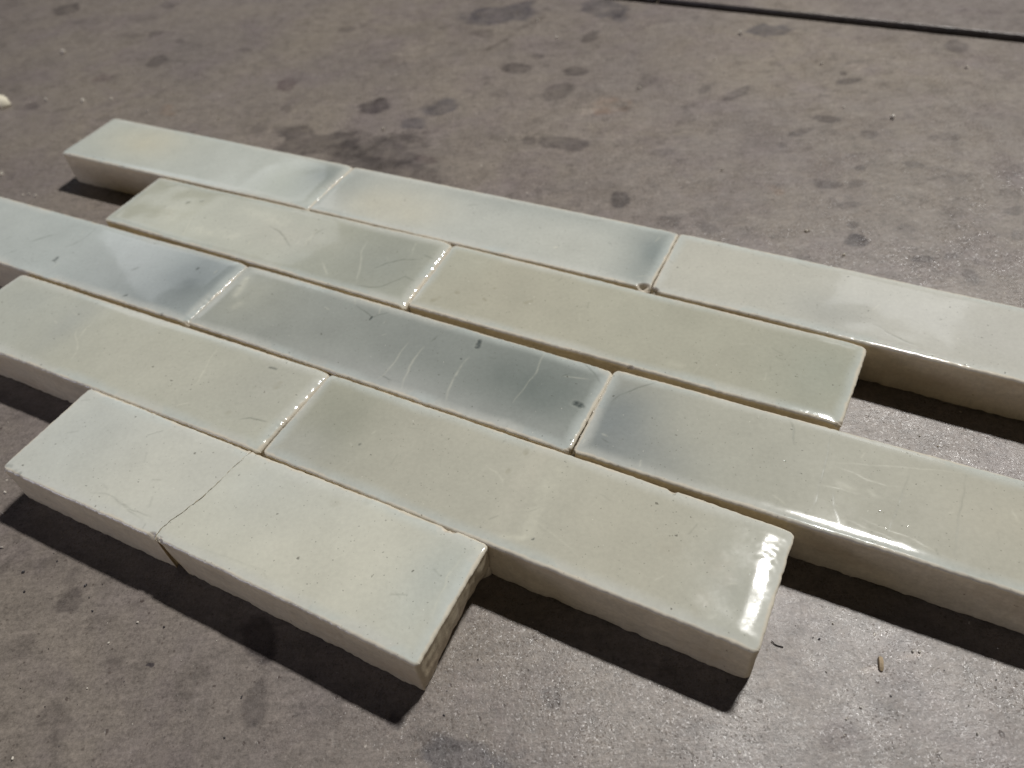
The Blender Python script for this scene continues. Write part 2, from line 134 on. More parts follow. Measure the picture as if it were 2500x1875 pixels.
def mesh_np(name, verts, quads, smooth=True, colors=None, tris=None, ngons=None):
    me = bpy.data.meshes.new(name)
    nv = len(verts); loops = [quads.ravel()]; sizes = [np.full(len(quads), 4)]
    if tris is not None and len(tris): loops.append(np.asarray(tris).ravel()); sizes.append(np.full(len(tris), 3))
    if ngons:
        for g in ngons: loops.append(np.asarray(g)); sizes.append(np.array([len(g)]))
    loops = np.concatenate(loops).astype(np.int32); sizes = np.concatenate(sizes).astype(np.int32)
    starts = np.concatenate([[0], np.cumsum(sizes)[:-1]]).astype(np.int32)
    me.vertices.add(nv); me.vertices.foreach_set('co', np.asarray(verts, np.float32).ravel())
    me.loops.add(len(loops)); me.loops.foreach_set('vertex_index', loops)
    me.polygons.add(len(sizes)); me.polygons.foreach_set('loop_start', starts)
    try: me.polygons.foreach_set('loop_total', sizes)
    except Exception: pass
    me.polygons.foreach_set('use_smooth', np.full(len(sizes), smooth))
    me.update(calc_edges=True); me.validate()
    if colors is not None:
        at = me.color_attributes.new('tint', 'FLOAT_COLOR', 'POINT')
        at.data.foreach_set('color', np.asarray(colors, np.float32).ravel())
    return me

class Nodes:
    def __init__(self, name):
        self.m = bpy.data.materials.new(name); self.m.use_nodes = True
        self.t = self.m.node_tree; self.b = self.t.nodes['Principled BSDF']
    def n(self, typ, **kw):
        x = self.t.nodes.new(typ)
        for k, v in kw.items():
            if k.startswith('i_'): x.inputs[k[2:].replace('_', ' ')].default_value = v
            else: setattr(x, k, v)
        return x
    def l(self, a, b): self.t.links.new(a, b)
    def math(self, op, a, b=None, clamp=False):
        x = self.t.nodes.new('ShaderNodeMath'); x.operation = op; x.use_clamp = clamp
        for i, v in enumerate((a, b)):
            if v is None: continue
            if isinstance(v, (int, float)): x.inputs[i].default_value = v
            else: self.l(v, x.inputs[i])
        return x.outputs[0]
    def mix(self, fac, a, b, blend='MIX'):
        x = self.t.nodes.new('ShaderNodeMix'); x.data_type = 'RGBA'; x.blend_type = blend
        for sock, v in ((x.inputs['Factor'], fac), (x.inputs['A'], a), (x.inputs['B'], b)):
            if isinstance(v, (int, float)): sock.default_value = v
            elif isinstance(v, (tuple, list)): sock.default_value = tuple(v)+((1,) if len(v) == 3 else ())
            else: self.l(v, sock)
        return x.outputs['Result']
    def ramp(self, v, stops):
        x = self.t.nodes.new('ShaderNodeMapRange'); x.clamp = True
        self.l(v, x.inputs['Value'])
        x.inputs['From Min'].default_value = stops[0]; x.inputs['From Max'].default_value = stops[1]
        x.inputs['To Min'].default_value = stops[2]; x.inputs['To Max'].default_value = stops[3]
        return x.outputs['Result']
    def pos(self, scale=(1, 1, 1), rotz=0):
        g = self.t.nodes.new('ShaderNodeNewGeometry'); mp = self.t.nodes.new('ShaderNodeMapping')
        mp.inputs['Scale'].default_value = scale; mp.inputs['Rotation'].default_value = (0, 0, rotz)
        self.l(g.outputs['Position'], mp.inputs['Vector']); return mp.outputs['Vector']
    def noise(self, vec, scale, detail=4, rough=.5, dist=0):
        x = self.t.nodes.new('ShaderNodeTexNoise'); self.l(vec, x.inputs['Vector'])
        x.inputs['Scale'].default_value = scale; x.inputs['Detail'].default_value = detail
        x.inputs['Roughness'].default_value = rough; x.inputs['Distortion'].default_value = dist
        return x.outputs['Fac']
    def specks(self, vec, scale, size, keep):
        """mask of small irregular dots: 1 inside a dot"""
        nz = self.t.nodes.new('ShaderNodeTexNoise'); self.l(vec, nz.inputs['Vector']); nz.inputs['Scale'].default_value = scale*2.5
        off = self.t.nodes.new('ShaderNodeVectorMath'); off.operation = 'MULTIPLY_ADD'; self.l(nz.outputs['Color'], off.inputs[0])
        off.inputs[1].default_value = (.55/scale,)*3; self.l(vec, off.inputs[2]); vec = off.outputs[0]
        v = self.t.nodes.new('ShaderNodeTexVoronoi'); self.l(vec, v.inputs['Vector']); v.inputs['Scale'].default_value = scale
        sep = self.t.nodes.new('ShaderNodeSeparateColor'); self.l(v.outputs['Color'], sep.inputs[0])
        on = self.math('LESS_THAN', sep.outputs[0], keep)
        r = self.math('MULTIPLY', sep.outputs[1], size)
        inside = self.ramp(self.math('SUBTRACT', r, v.outputs['Distance']), (0, size*.35, 0, 1))
        return self.math('MULTIPLY', on, inside)

U = 1/S      # noise scale: features per brick width

# ------------------------------------------------------------------ materials
def glaze_material():
    k = Nodes('celadon_glaze')
    at = k.n('ShaderNodeVertexColor', layer_name='tint')
    p = k.pos()
    n1 = k.noise(p, 3.0*U, 5, .6); n2 = k.noise(p, 26*U, 4, .65)
    v = k.math('ADD', k.ramp(n1, (.3, .7, .955, 1.035)), k.ramp(n2, (.3, .7, -.05, .045)))
    comb = k.n('ShaderNodeCombineColor')
    for i in range(3): k.l(v, comb.inputs[i])
    c1 = k.mix(1.0, at.outputs['Color'], comb.outputs[0], 'MULTIPLY')
    sp1 = k.specks(p, 14*U, .17, .34)
    c2 = k.mix(k.math('MULTIPLY', sp1, .62), c1, tuple(lin((78, 76, 66))))
    sp2 = k.specks(p, 40*U, .30, .30)
    c3 = k.mix(k.math('MULTIPLY', sp2, .42), c2, tuple(lin((96, 96, 84))))
    sp3 = k.specks(p, 22*U, .14, .10)
    c4 = k.mix(k.math('MULTIPLY', sp3, .55), c3, tuple(lin((236, 234, 222))))
    k.l(c4, k.b.inputs['Base Color'])
    haze = at.outputs['Alpha']
    dust = k.ramp(k.noise(p, 5*U, 6, .7), (.45, .75, 0, .05))
    r = k.math('ADD', k.math('ADD', k.math('MULTIPLY', haze, .34), dust), .055)
    k.l(r, k.b.inputs['Roughness'])
    k.b.inputs['IOR'].default_value = 1.5
    bmp = k.n('ShaderNodeBump', i_Strength=.55, i_Distance=.00002)
    h = k.math('ADD', k.noise(p, 9*U, 3, .5), k.math('MULTIPLY', k.noise(p, 60*U, 3, .6), .16))
    h = k.math('SUBTRACT', h, k.math('MULTIPLY', sp1, 1.2))
    k.l(h, bmp.inputs['Height']); k.l(bmp.outputs[0], k.b.inputs['Normal'])
    return k.m

def clay_material():
    k = Nodes('fired_clay')
    at = k.n('ShaderNodeVertexColor', layer_name='tint')
    p = k.pos(); ps = k.pos((1, 1, 3))
    n1 = k.noise(ps, 2.2*U, 6, .6, .4); n2 = k.noise(p, 30*U, 4, .7)
    v = k.math('ADD', k.ramp(n1, (.25, .75, .80, 1.12)), k.ramp(n2, (.3, .7, -.12, .09)))
    comb = k.n('ShaderNodeCombineColor')
    for i in range(3): k.l(v, comb.inputs[i])
    c1 = k.mix(1.0, at.outputs['Color'], comb.outputs[0], 'MULTIPLY')
    st_ = k.ramp(k.noise(ps, 1.1*U, 5, .6), (.5, .72, 0, .45))
    c2 = k.mix(st_, c1, tuple(lin((150, 130, 104))))
    sp1 = k.specks(p, 12*U, .16, .22)
    c3 = k.mix(k.math('MULTIPLY', sp1, .6), c2, tuple(lin((92, 74, 56))))
    k.l(c3, k.b.inputs['Base Color']); k.b.inputs['Roughness'].default_value = .62
    bmp = k.n('ShaderNodeBump', i_Strength=.8, i_Distance=.0004)
    h = k.math('ADD', k.noise(p, 6*U, 6, .7), k.math('MULTIPLY', k.noise(p, 40*U, 3, .6), .25))
    k.l(h, bmp.inputs['Height']); k.l(bmp.outputs[0], k.b.inputs['Normal'])
    return k.m

def concrete_material():
    k = Nodes('worn_concrete')
    at = k.n('ShaderNodeVertexColor', layer_name='tint')
    p = k.pos(); pst = k.pos((1, 5, 1), math.radians(20))
    n1 = k.noise(p, .28*U, 6, .6, .6)
    n2 = k.noise(p, .9*U, 7, .65, .3)
    n3 = k.noise(p, 5*U, 5, .7)
    n4 = k.noise(p, 30*U, 5, .85)
    n5 = k.noise(pst, 4*U, 5, .75)
    base = k.mix(k.ramp(n1, (.35, .68, 0, 1)), tuple(lin((126, 118, 113))), tuple(lin((135, 126, 115))))
    base = k.mix(k.ramp(n2, (.48, .70, 0, .5)), base, tuple(lin((122, 112, 113))))
    v = k.math('ADD', k.ramp(n3, (.25, .75, .79, 1.15)), k.ramp(n4, (.3, .7, -.34, .32)))
    v = k.math('ADD', v, k.ramp(n5, (.3, .7, -.16, .14)))
    n6 = k.noise(p, 13*U, 4, .8)
    v = k.math('ADD', v, k.ramp(n6, (.3, .7, -.13, .12)))
    comb = k.n('ShaderNodeCombineColor')
    for i in range(3): k.l(v, comb.inputs[i])
    c1 = k.mix(1.0, base, comb.outputs[0], 'MULTIPLY')
    c1 = k.mix(1.0, c1, at.outputs['Color'], 'MULTIPLY')
    s1 = k.specks(p, 11*U, .22, .40); s2 = k.specks(p, 26*U, .34, .45); s3 = k.specks(p, 3.2*U, .10, .12)
    c2 = k.mix(k.math('MULTIPLY', s1, .62), c1, tuple(lin((62, 50, 46))))
    c2 = k.mix(k.math('MULTIPLY', s2, .5), c2, tuple(lin((70, 60, 54))))
    c2 = k.mix(k.math('MULTIPLY', s3, .75), c2, tuple(lin((48, 44, 50))))
    s4 = k.specks(p, 13*U, .20, .10)
    c3 = k.mix(k.math('MULTIPLY', s4, .7), c2, tuple(lin((205, 196, 184))))
    k.l(c3, k.b.inputs['Base Color'])
    r = k.ramp(k.noise(p, 2.0*U, 6, .7), (.3, .7, .30, .50))
    k.l(r, k.b.inputs['Roughness'])
    bmp = k.n('ShaderNodeBump', i_Strength=.85, i_Distance=.00042)
    h = k.math('ADD', k.math('MULTIPLY', n3, .9), k.math('MULTIPLY', n4, .42))
    h = k.math('ADD', h, k.math('MULTIPLY', n5, .35)); h = k.math('SUBTRACT', h, k.math('MULTIPLY', s1, .3))
    h = k.math('ADD', h, k.math('MULTIPLY', s4, .6))
    k.l(h, bmp.inputs['Height'])
    # tiny flat mineral flakes, each with its own tilt, that catch the lamp
    vf = k.n('ShaderNodeTexVoronoi', i_Scale=85*U); k.l(p, vf.inputs['Vector'])
    wn = k.n('ShaderNodeTexWhiteNoise'); k.l(vf.outputs['Position'], wn.inputs['Vector'])
    sep = k.n('ShaderNodeSeparateColor'); k.l(vf.outputs['Color'], sep.inputs[0])
    fl = k.math('MULTIPLY', k.math('LESS_THAN', sep.outputs[0], .30), k.ramp(k.noise(p, 1.5*U, 4, .6), (.35, .65, .3, 1)))
    a = k.n('ShaderNodeVectorMath', operation='SUBTRACT'); k.l(wn.outputs['Color'], a.inputs[0]); a.inputs[1].default_value = (.5, .5, .5)
    b = k.n('ShaderNodeVectorMath', operation='SCALE'); k.l(a.outputs[0], b.inputs[0]); k.l(k.math('MULTIPLY', fl, .36), b.inputs['Scale'])
    c_ = k.n('ShaderNodeVectorMath', operation='ADD'); k.l(bmp.outputs[0], c_.inputs[0]); k.l(b.outputs[0], c_.inputs[1])
    d = k.n('ShaderNodeVectorMath', operation='NORMALIZE'); k.l(c_.outputs[0], d.inputs[0]); k.l(d.outputs[0], k.b.inputs['Normal'])
    k.l(k.math('SUBTRACT', r, k.math('MULTIPLY', fl, .17)), k.b.inputs['Roughness'])
    return k.m

def plain(name, rgb, rough, bump=.0002, sc=20, var=.25):
    k = Nodes(name); p = k.pos()
    n = k.noise(p, sc*U, 4, .6)
    a = tuple(lin(rgb)*(1-var)); b = tuple(np.minimum(lin(rgb)*(1+var), .9))
    k.l(k.mix(k.ramp(n, (.3, .7, 0, 1)), a, b), k.b.inputs['Base Color']); k.b.inputs['Roughness'].default_value = rough
    bm = k.n('ShaderNodeBump', i_Strength=.6, i_Distance=bump); k.l(n, bm.inputs['Height']); k.l(bm.outputs[0], k.b.inputs['Normal'])
    return k.m

GLAZE = glaze_material(); CLAY = clay_material(); CONCRETE = concrete_material()
DIRT = plain('joint_dirt', (58, 49, 40), .95, .0006, 12)
DARKG = plain('dark_grit', (46, 42, 46), .5); WHITEG = plain('pale_grit_glints', (215, 208, 196), .35)
WOOD = plain('splinter_wood', (165, 146, 118), .7); PLASTER = plain('plaster_chunk', (225, 215, 195), .8)
HAIR = plain('dark_fibre', (34, 28, 28), .6)

# ------------------------------------------------------------------ floor
def tint_floor(x, y):
    c_ = np.ones(x.shape+(3,))
    wx = fbm(x, y, .32, 300, 4)*.17; wy = fbm(x, y, .32, 340, 4)*.17
    col_of = {'d': (.42, .41, .43), 'b': (.48, .50, .58), 'p': (.55, .48, .52), 'w': (1.55, 1.52, 1.5), 'r': (1.12, .82, .62)}
    for kind, st_, cx, cy, ax, ay, bx, by in STAINS:
        R = 2.2*max(math.hypot(ax, ay), math.hypot(bx, by))+.2
        msk = (abs(x-cx) < R) & (abs(y-cy) < R)
        if not msk.any(): continue
        X = x[msk]; Y = y[msk]
        rr = max(math.hypot(bx, by), .05)
        X2 = X-cx+wx[msk]*min(1.6, rr*4); Y2 = Y-cy+wy[msk]*min(1.6, rr*4)
        det = ax*by-ay*bx
        p_ = (X2*by-Y2*bx)/det; q_ = (ax*Y2-ay*X2)/det
        d = np.hypot(p_, q_)+.42*fbm(X, Y, rr*1.1+.05, 77, 4)
        w_ = sstep(1.18, .72, d)
        if kind in 'wr': w_ = w_*np.clip(.55+1.2*fbm(X, Y, .14, 99, 3), 0, 1)
        w_ = np.clip(w_*(.85+.35*sstep(.45, .95, d))*st_*(1.55 if kind in 'dbp' else 1), 0, .95)*np.clip(1+.5*fbm(X, Y, .12, 88, 3), 0, 1.3)
        t_ = np.array(col_of[kind])
        c_[msk] = c_[msk]*(1-w_[:, None])+c_[msk]*t_*w_[:, None]
    for kind, w, st_, pts in LINES:
        pad = .4
        xs = [q[0] for q in pts]; ys = [q[1] for q in pts]
        msk = (x > min(xs)-pad) & (x < max(xs)+pad) & (y > min(ys)-pad) & (y < max(ys)+pad)
        if not msk.any(): continue
        d, al = seg_dist(x[msk]+wx[msk]*.25, y[msk]+wy[msk]*.25, pts)
        w_ = sstep(max(w, .02)*1.2, w*.3, d)*st_*np.clip(.7+.8*vnoise(x[msk], y[msk], .08, 5), 0, 1)
        t_ = np.array((.4, .38, .37) if kind == 'd' else (1.7, 1.65, 1.6))
        c_[msk] = c_[msk]*(1-w_[:, None])+c_[msk]*t_*w_[:, None]
    rs = np.random.default_rng(71)
    for k in range(420):
        sx, sy = rs.uniform(-11, 8.5), rs.uniform(.8, 17)
        a_ = rs.choice([.04, .06, .09, .14], p=[.42, .33, .18, .07])*rs.uniform(.7, 1.3); b_ = a_*rs.uniform(.45, 1)
        th = rs.uniform(0, 3.14); R = 2.2*a_
        msk = (abs(x-sx) < R) & (abs(y-sy) < R)
        if not msk.any(): continue
        X = x[msk]-sx; Y = y[msk]-sy
        d = np.hypot((X*math.cos(th)+Y*math.sin(th))/a_, (-X*math.sin(th)+Y*math.cos(th))/b_)+.35*fbm(x[msk], y[msk], a_*.9, 1200+k, 3)
        w_ = sstep(1.15, .6, d)*rs.uniform(.10, .38)
        t_ = np.array((.40, .39, .40) if rs.random() < .8 else (1.35, 1.33, 1.3))
        c_[msk] = c_[msk]*(1-w_[:, None])+c_[msk]*t_*w_[:, None]
    for k in range(70):
        sx, sy = rs.uniform(-10, 8), rs.uniform(1, 15); th = rs.uniform(0, 3.14); ln = rs.uniform(.2, 1.4)
        ex, ey = sx+ln*math.cos(th), sy+ln*math.sin(th); mx, my = (sx+ex)/2+rs.normal(0, .05*ln), (sy+ey)/2+rs.normal(0, .05*ln)
        msk = (x > min(sx, ex)-.1) & (x < max(sx, ex)+.1) & (y > min(sy, ey)-.1) & (y < max(sy, ey)+.1)
        if not msk.any(): continue
        d, al = seg_dist(x[msk]+wx[msk]*.1, y[msk]+wy[msk]*.1, [(sx, sy), (mx, my), (ex, ey)])
        w_ = np.exp(-(d/.022)**2)*np.sqrt(np.clip(4*al*(1-al), 0, 1))*rs.uniform(.08, .3)*np.clip(.6+.9*vnoise(x[msk], y[msk], .09, k), 0, 1)
        t_ = np.array((.5, .48, .47) if rs.random() < .5 else (1.5, 1.47, 1.44))
        c_[msk] = c_[msk]*(1-w_[:, None])+c_[msk]*t_*w_[:, None]
    big = fbm(x, y, 3.2, 500, 4)
    c_ *= (1+.13*big)[..., None]
    med = fbm(x, y, .55, 560, 4)
    blot = sstep(.18, .42, med)*.09
    c_ *= (1-blot)[..., None]*np.array((1, .99, 1.0))
    small = sstep(.36, .52, fbm(x, y, .16, 610, 3))*.16
    c_ *= (1-small)[..., None]
    return np.dstack([np.clip(c_, .05, 2), np.ones(x.shape)]) if c_.ndim == 3 else c_

JA = np.array(JOINT[0]); JB = np.array(JOINT[1])
ju = (JB-JA)/np.linalg.norm(JB-JA); jv = np.array([-ju[1], ju[0]])

def slab(name, us, vs, edge_u0, edge_v0, edge_v1, seed):
    """top sheet of a slab in the joint's own axes; edges roll down into the joint"""
    Ug, Vg = np.meshgrid(us, vs, indexing='ij')
    x = JA[0]+ju[0]*Ug+jv[0]*Vg; y = JA[1]+ju[1]*Ug+jv[1]*Vg
    z = fbm(x, y, 1.5, seed, 3)*.002-.002
    dd = np.full(Ug.shape, 9.)
    wob = fbm(x, y, .35, seed+3, 3)*.022
    if edge_v1: dd = np.minimum(dd, vs[-1]-Vg+0*wob)
    if edge_v0: dd = np.minimum(dd, Vg-vs[0]+0*wob)
    if edge_u0: dd = np.minimum(dd, Ug-us[0])
    de = dd-.02-np.abs(wob)
    z = z-.30*sstep(.03, -.03, de)-.012*np.exp(-np.clip(de, 0, 9)/.06)
    tint = tint_floor(x, y)
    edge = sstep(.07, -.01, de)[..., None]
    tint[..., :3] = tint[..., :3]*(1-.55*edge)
    nu, nv = Ug.shape
    idx = np.arange(nu*nv).reshape(nu, nv)
    q = np.stack([idx[:-1, :-1], idx[1:, :-1], idx[1:, 1:], idx[:-1, 1:]], -1).reshape(-1, 4)
    V = np.stack([x, y, z], -1).reshape(-1, 3)*S
    return mesh_np(name, V, q, True, tint.reshape(-1, 4))

floor = bpy.data.objects.new('concrete_floor', None); col.objects.link(floor)
floor['kind'] = 'structure'
def rng_axis(lo, dlo, dhi, hi, st_, extra=()):
    a = np.arange(dlo, dhi, st_)
    lo_part = dlo-np.geomspace(.3, dlo-lo, 22)[::-1] if dlo > lo else np.array([])
    hi_part = dhi+np.geomspace(.3, hi-dhi, 22) if hi > dhi else np.array([dhi])
    return np.unique(np.round(np.concatenate([lo_part, a, hi_part]), 5))
us = rng_axis(-70, -14, 8.5, 60, .029)
vs = rng_axis(-60, -14.8, 0, 0, .029)
vs = np.unique(np.concatenate([vs, np.linspace(-.12, 0, 11)]))
link('concrete_slab', slab('concrete_slab', us, vs, False, False, True, 801), CONCRETE, floor)
j2 = (np.array(JOINT[0])-JA) @ ju
us2 = rng_axis(0.0, 0.0, 8.0, 60, .05); us2 = np.unique(np.concatenate([np.linspace(0, .12, 9), us2]))+.05
vs2 = rng_axis(.19, .19, 4.0, 60, .05); vs2 = np.unique(np.concatenate([.19+np.linspace(0, .12, 9), vs2]))
link('concrete_slab', slab('concrete_slab', us2, vs2, True, True, False, 901), CONCRETE, floor)
us3 = -us2[::-1]+.06
def slab_left():
    return slab('concrete_slab', us3, vs2, False, True, False, 951)
link('concrete_slab', slab_left(), CONCRETE, floor)
# packed dirt lying at the bottom of the joints
def strip(name, corners, z):
    n = 60; V = []; a, b, c_, d = [np.array(q) for q in corners]
    for i in range(n+1):
        k = i/n; p0 = a*(1-k)+b*k; p1 = d*(1-k)+c_*k
        for p_ in (p0, (p0+p1)/2, p1): V.append((p_[0], p_[1], z+.02*math.sin(i*2.3+p_[0]*7)*random.random()))
    q = []
    for i in range(n):
        for j in range(2): o = i*3+j; q.append((o, o+3, o+4, o+1))
    return mesh_np(name, np.array(V)*S, np.array(q))
def P2(u, v): return JA+ju*u+jv*v
link('joint_dirt', strip('joint_dirt', [P2(-70, -.15), P2(60, -.15), P2(60, .2), P2(-70, .2)], -.16), DIRT, floor)
link('joint_dirt', strip('joint_dirt', [P2(-.06, .2), P2(-.06, 60), P2(.16, 60), P2(.16, .2)], -.16), DIRT, floor)

# ------------------------------------------------------------------ bricks
# colour fields of the glaze: base, then (s, t, rs, rt, rgb, strength); s runs left to right, t front to back
PALE = (204, 205, 193)
SPEC = {
'a1': ((184, 194, 184), [(.26, .60, .20, .45, (202, 200, 172), .75), (.60, .5, .25, .5, (190, 199, 191), .5), (.86, .35, .10, .5, (168, 178, 160), .6), (.95, .75, .08, .5, (138, 154, 156), .75)]),
'a2': ((186, 193, 184), [(.22, .42, .16, .40, (205, 201, 174), .85), (.03, .7, .10, .5, (160, 174, 174), .6), (.6, .92, .35, .22, (156, 170, 170), .5), (.97, .62, .09, .7, (126, 146, 152), .95), (.75, .3, .2, .4, (192, 196, 182), .5)]),
'a3': ((190, 191, 176), [(.1, .6, .16, .5, (196, 196, 178), .6), (.40, .30, .10, .35, (164, 170, 164), .5), (.75, .5, .3, .6, (196, 197, 190), .6)]),
'b1': ((176, 181, 160), [(.2, .5, .25, .5, (184, 188, 164), .6), (.55, .55, .2, .35, (190, 188, 168), .5), (.86, .5, .16, .7, (148, 156, 146), .75), (.7, .2, .1, .3, (160, 168, 154), .5)]),
'b2': ((178, 178, 154), [(.22, .5, .24, .6, (186, 182, 156), .6), (.6, .7, .3, .4, (172, 174, 152), .4), (.93, .5, .12, .8, (162, 168, 148), .7), (.05, .8, .08, .4, (180, 184, 162), .5)]),
'c1': ((176, 190, 188), [(.2, .5, .3, .8, (184, 194, 188), .5), (.68, .5, .16, .6, (170, 182, 190), .5), (.90, .60, .13, .75, (112, 131, 140), .95), (.80, .15, .2, .4, (150, 165, 172), .55)]),
'c2': ((152, 161, 154), [(.08, .55, .14, .7, (168, 172, 154), .7), (.30, .3, .2, .6, (156, 162, 152), .5), (.56, .7, .22, .6, (134, 146, 146), .6), (.84, .62, .17, .60, (116, 132, 132), .85), (.6, .05, .4, .25, (166, 174, 176), .5)]),
'c3': ((178, 179, 160), [(.05, .35, .10, .7, (124, 140, 148), .9), (.13, .15, .12, .35, (140, 154, 162), .6), (.6, .5, .2, .9, (180, 182, 166), .4), (.9, .5, .3, .8, (192, 187, 162), .7), (.3, .5, .15, .7, (176, 179, 162), .4)]),
'd1': ((186, 189, 168), [(.10, .6, .22, .7, (182, 194, 190), .8), (.30, .55, .05, .5, (164, 176, 178), .45), (.6, .5, .3, .6, (188, 188, 168), .4), (.9, .7, .12, .6, (172, 174, 160), .5)]),
'd2': ((184, 184, 163), [(.09, .65, .12, .6, (156, 160, 138), .8), (.06, .15, .1, .3, (172, 176, 166), .5), (.52, .5, .03, .7, (196, 194, 172), .6), (.75, .4, .15, .6, (190, 186, 160), .4), (.95, .5, .08, .8, (176, 182, 168), .6)]),
'e1': ((198, 202, 189), [(.2, .6, .3, .8, (190, 200, 194), .7), (.75, .3, .4, .6, (202, 204, 186), .5)]),
'e2': ((202, 204, 184), [(.25, .8, .3, .5, (192, 200, 192), .6), (.5, .35, .3, .5, (208, 207, 182), .5), (.93, .7, .12, .7, (178, 190, 182), .7)]),
}
LABELS = {
'a1': 'far left brick of the back row, pale green with a yellowish left half',
'a2': 'middle brick of the back row, cream at its left and blue at its right end',
'a3': 'right brick of the back row, pale and running out of the picture',
'b1': 'olive green brick with curved scratches, left one of the second row from the back',
'b2': 'yellowish green brick with small brown stains, right one of the second row from the back',
'c1': 'bluish brick with dark blue right end, at the left edge in the middle row',
'c2': 'darkest blue grey brick with scratches and a chip, centre of the middle row',
'c3': 'grey green brick with long hairline cracks, right one of the middle row',
'd1': 'pale green brick with a forked light scratch, left one of the second row from front',
'd2': 'brick with a white lamp reflection on its right end, in front of the dark one',
'e1': 'left half of the pale brick snapped in two, at the front',
'e2': 'right half of the snapped pale brick at the very front, with rough right end',
}
# bow of the crack between the two halves (t, offset along the brick)
CRACK = [(0, 0), (.03, -.015), (.1, -.03), (.2, -.02), (.35, .006), (.5, .018), (.56, .012), (.7, .008), (.9, 0), (1, 0)]

def outline(key, s, t):
    bl, br, fr, fl = [np.array(q) for q in QUADS[key]]
    s_ = s[..., None]; t_ = t[..., None]
    P = (1-s_)*(1-t_)*fl+s_*(1-t_)*fr+s_*t_*br+(1-s_)*t_*bl
    ax = ((br-bl)+(fr-fl)); ax = ax/np.linalg.norm(ax)
    if key in ('e1', 'e2'):
        off = np.interp(t, [q[0] for q in CRACK], [q[1] for q in CRACK])+.006*vnoise(t*4, t*0, .12, 9)
        w = s if key == 'e1' else 1-s
        g = -.001 if key == 'e1' else .001
        P = P+(off+g)[..., None]*(w**4)[..., None]*ax
    return P

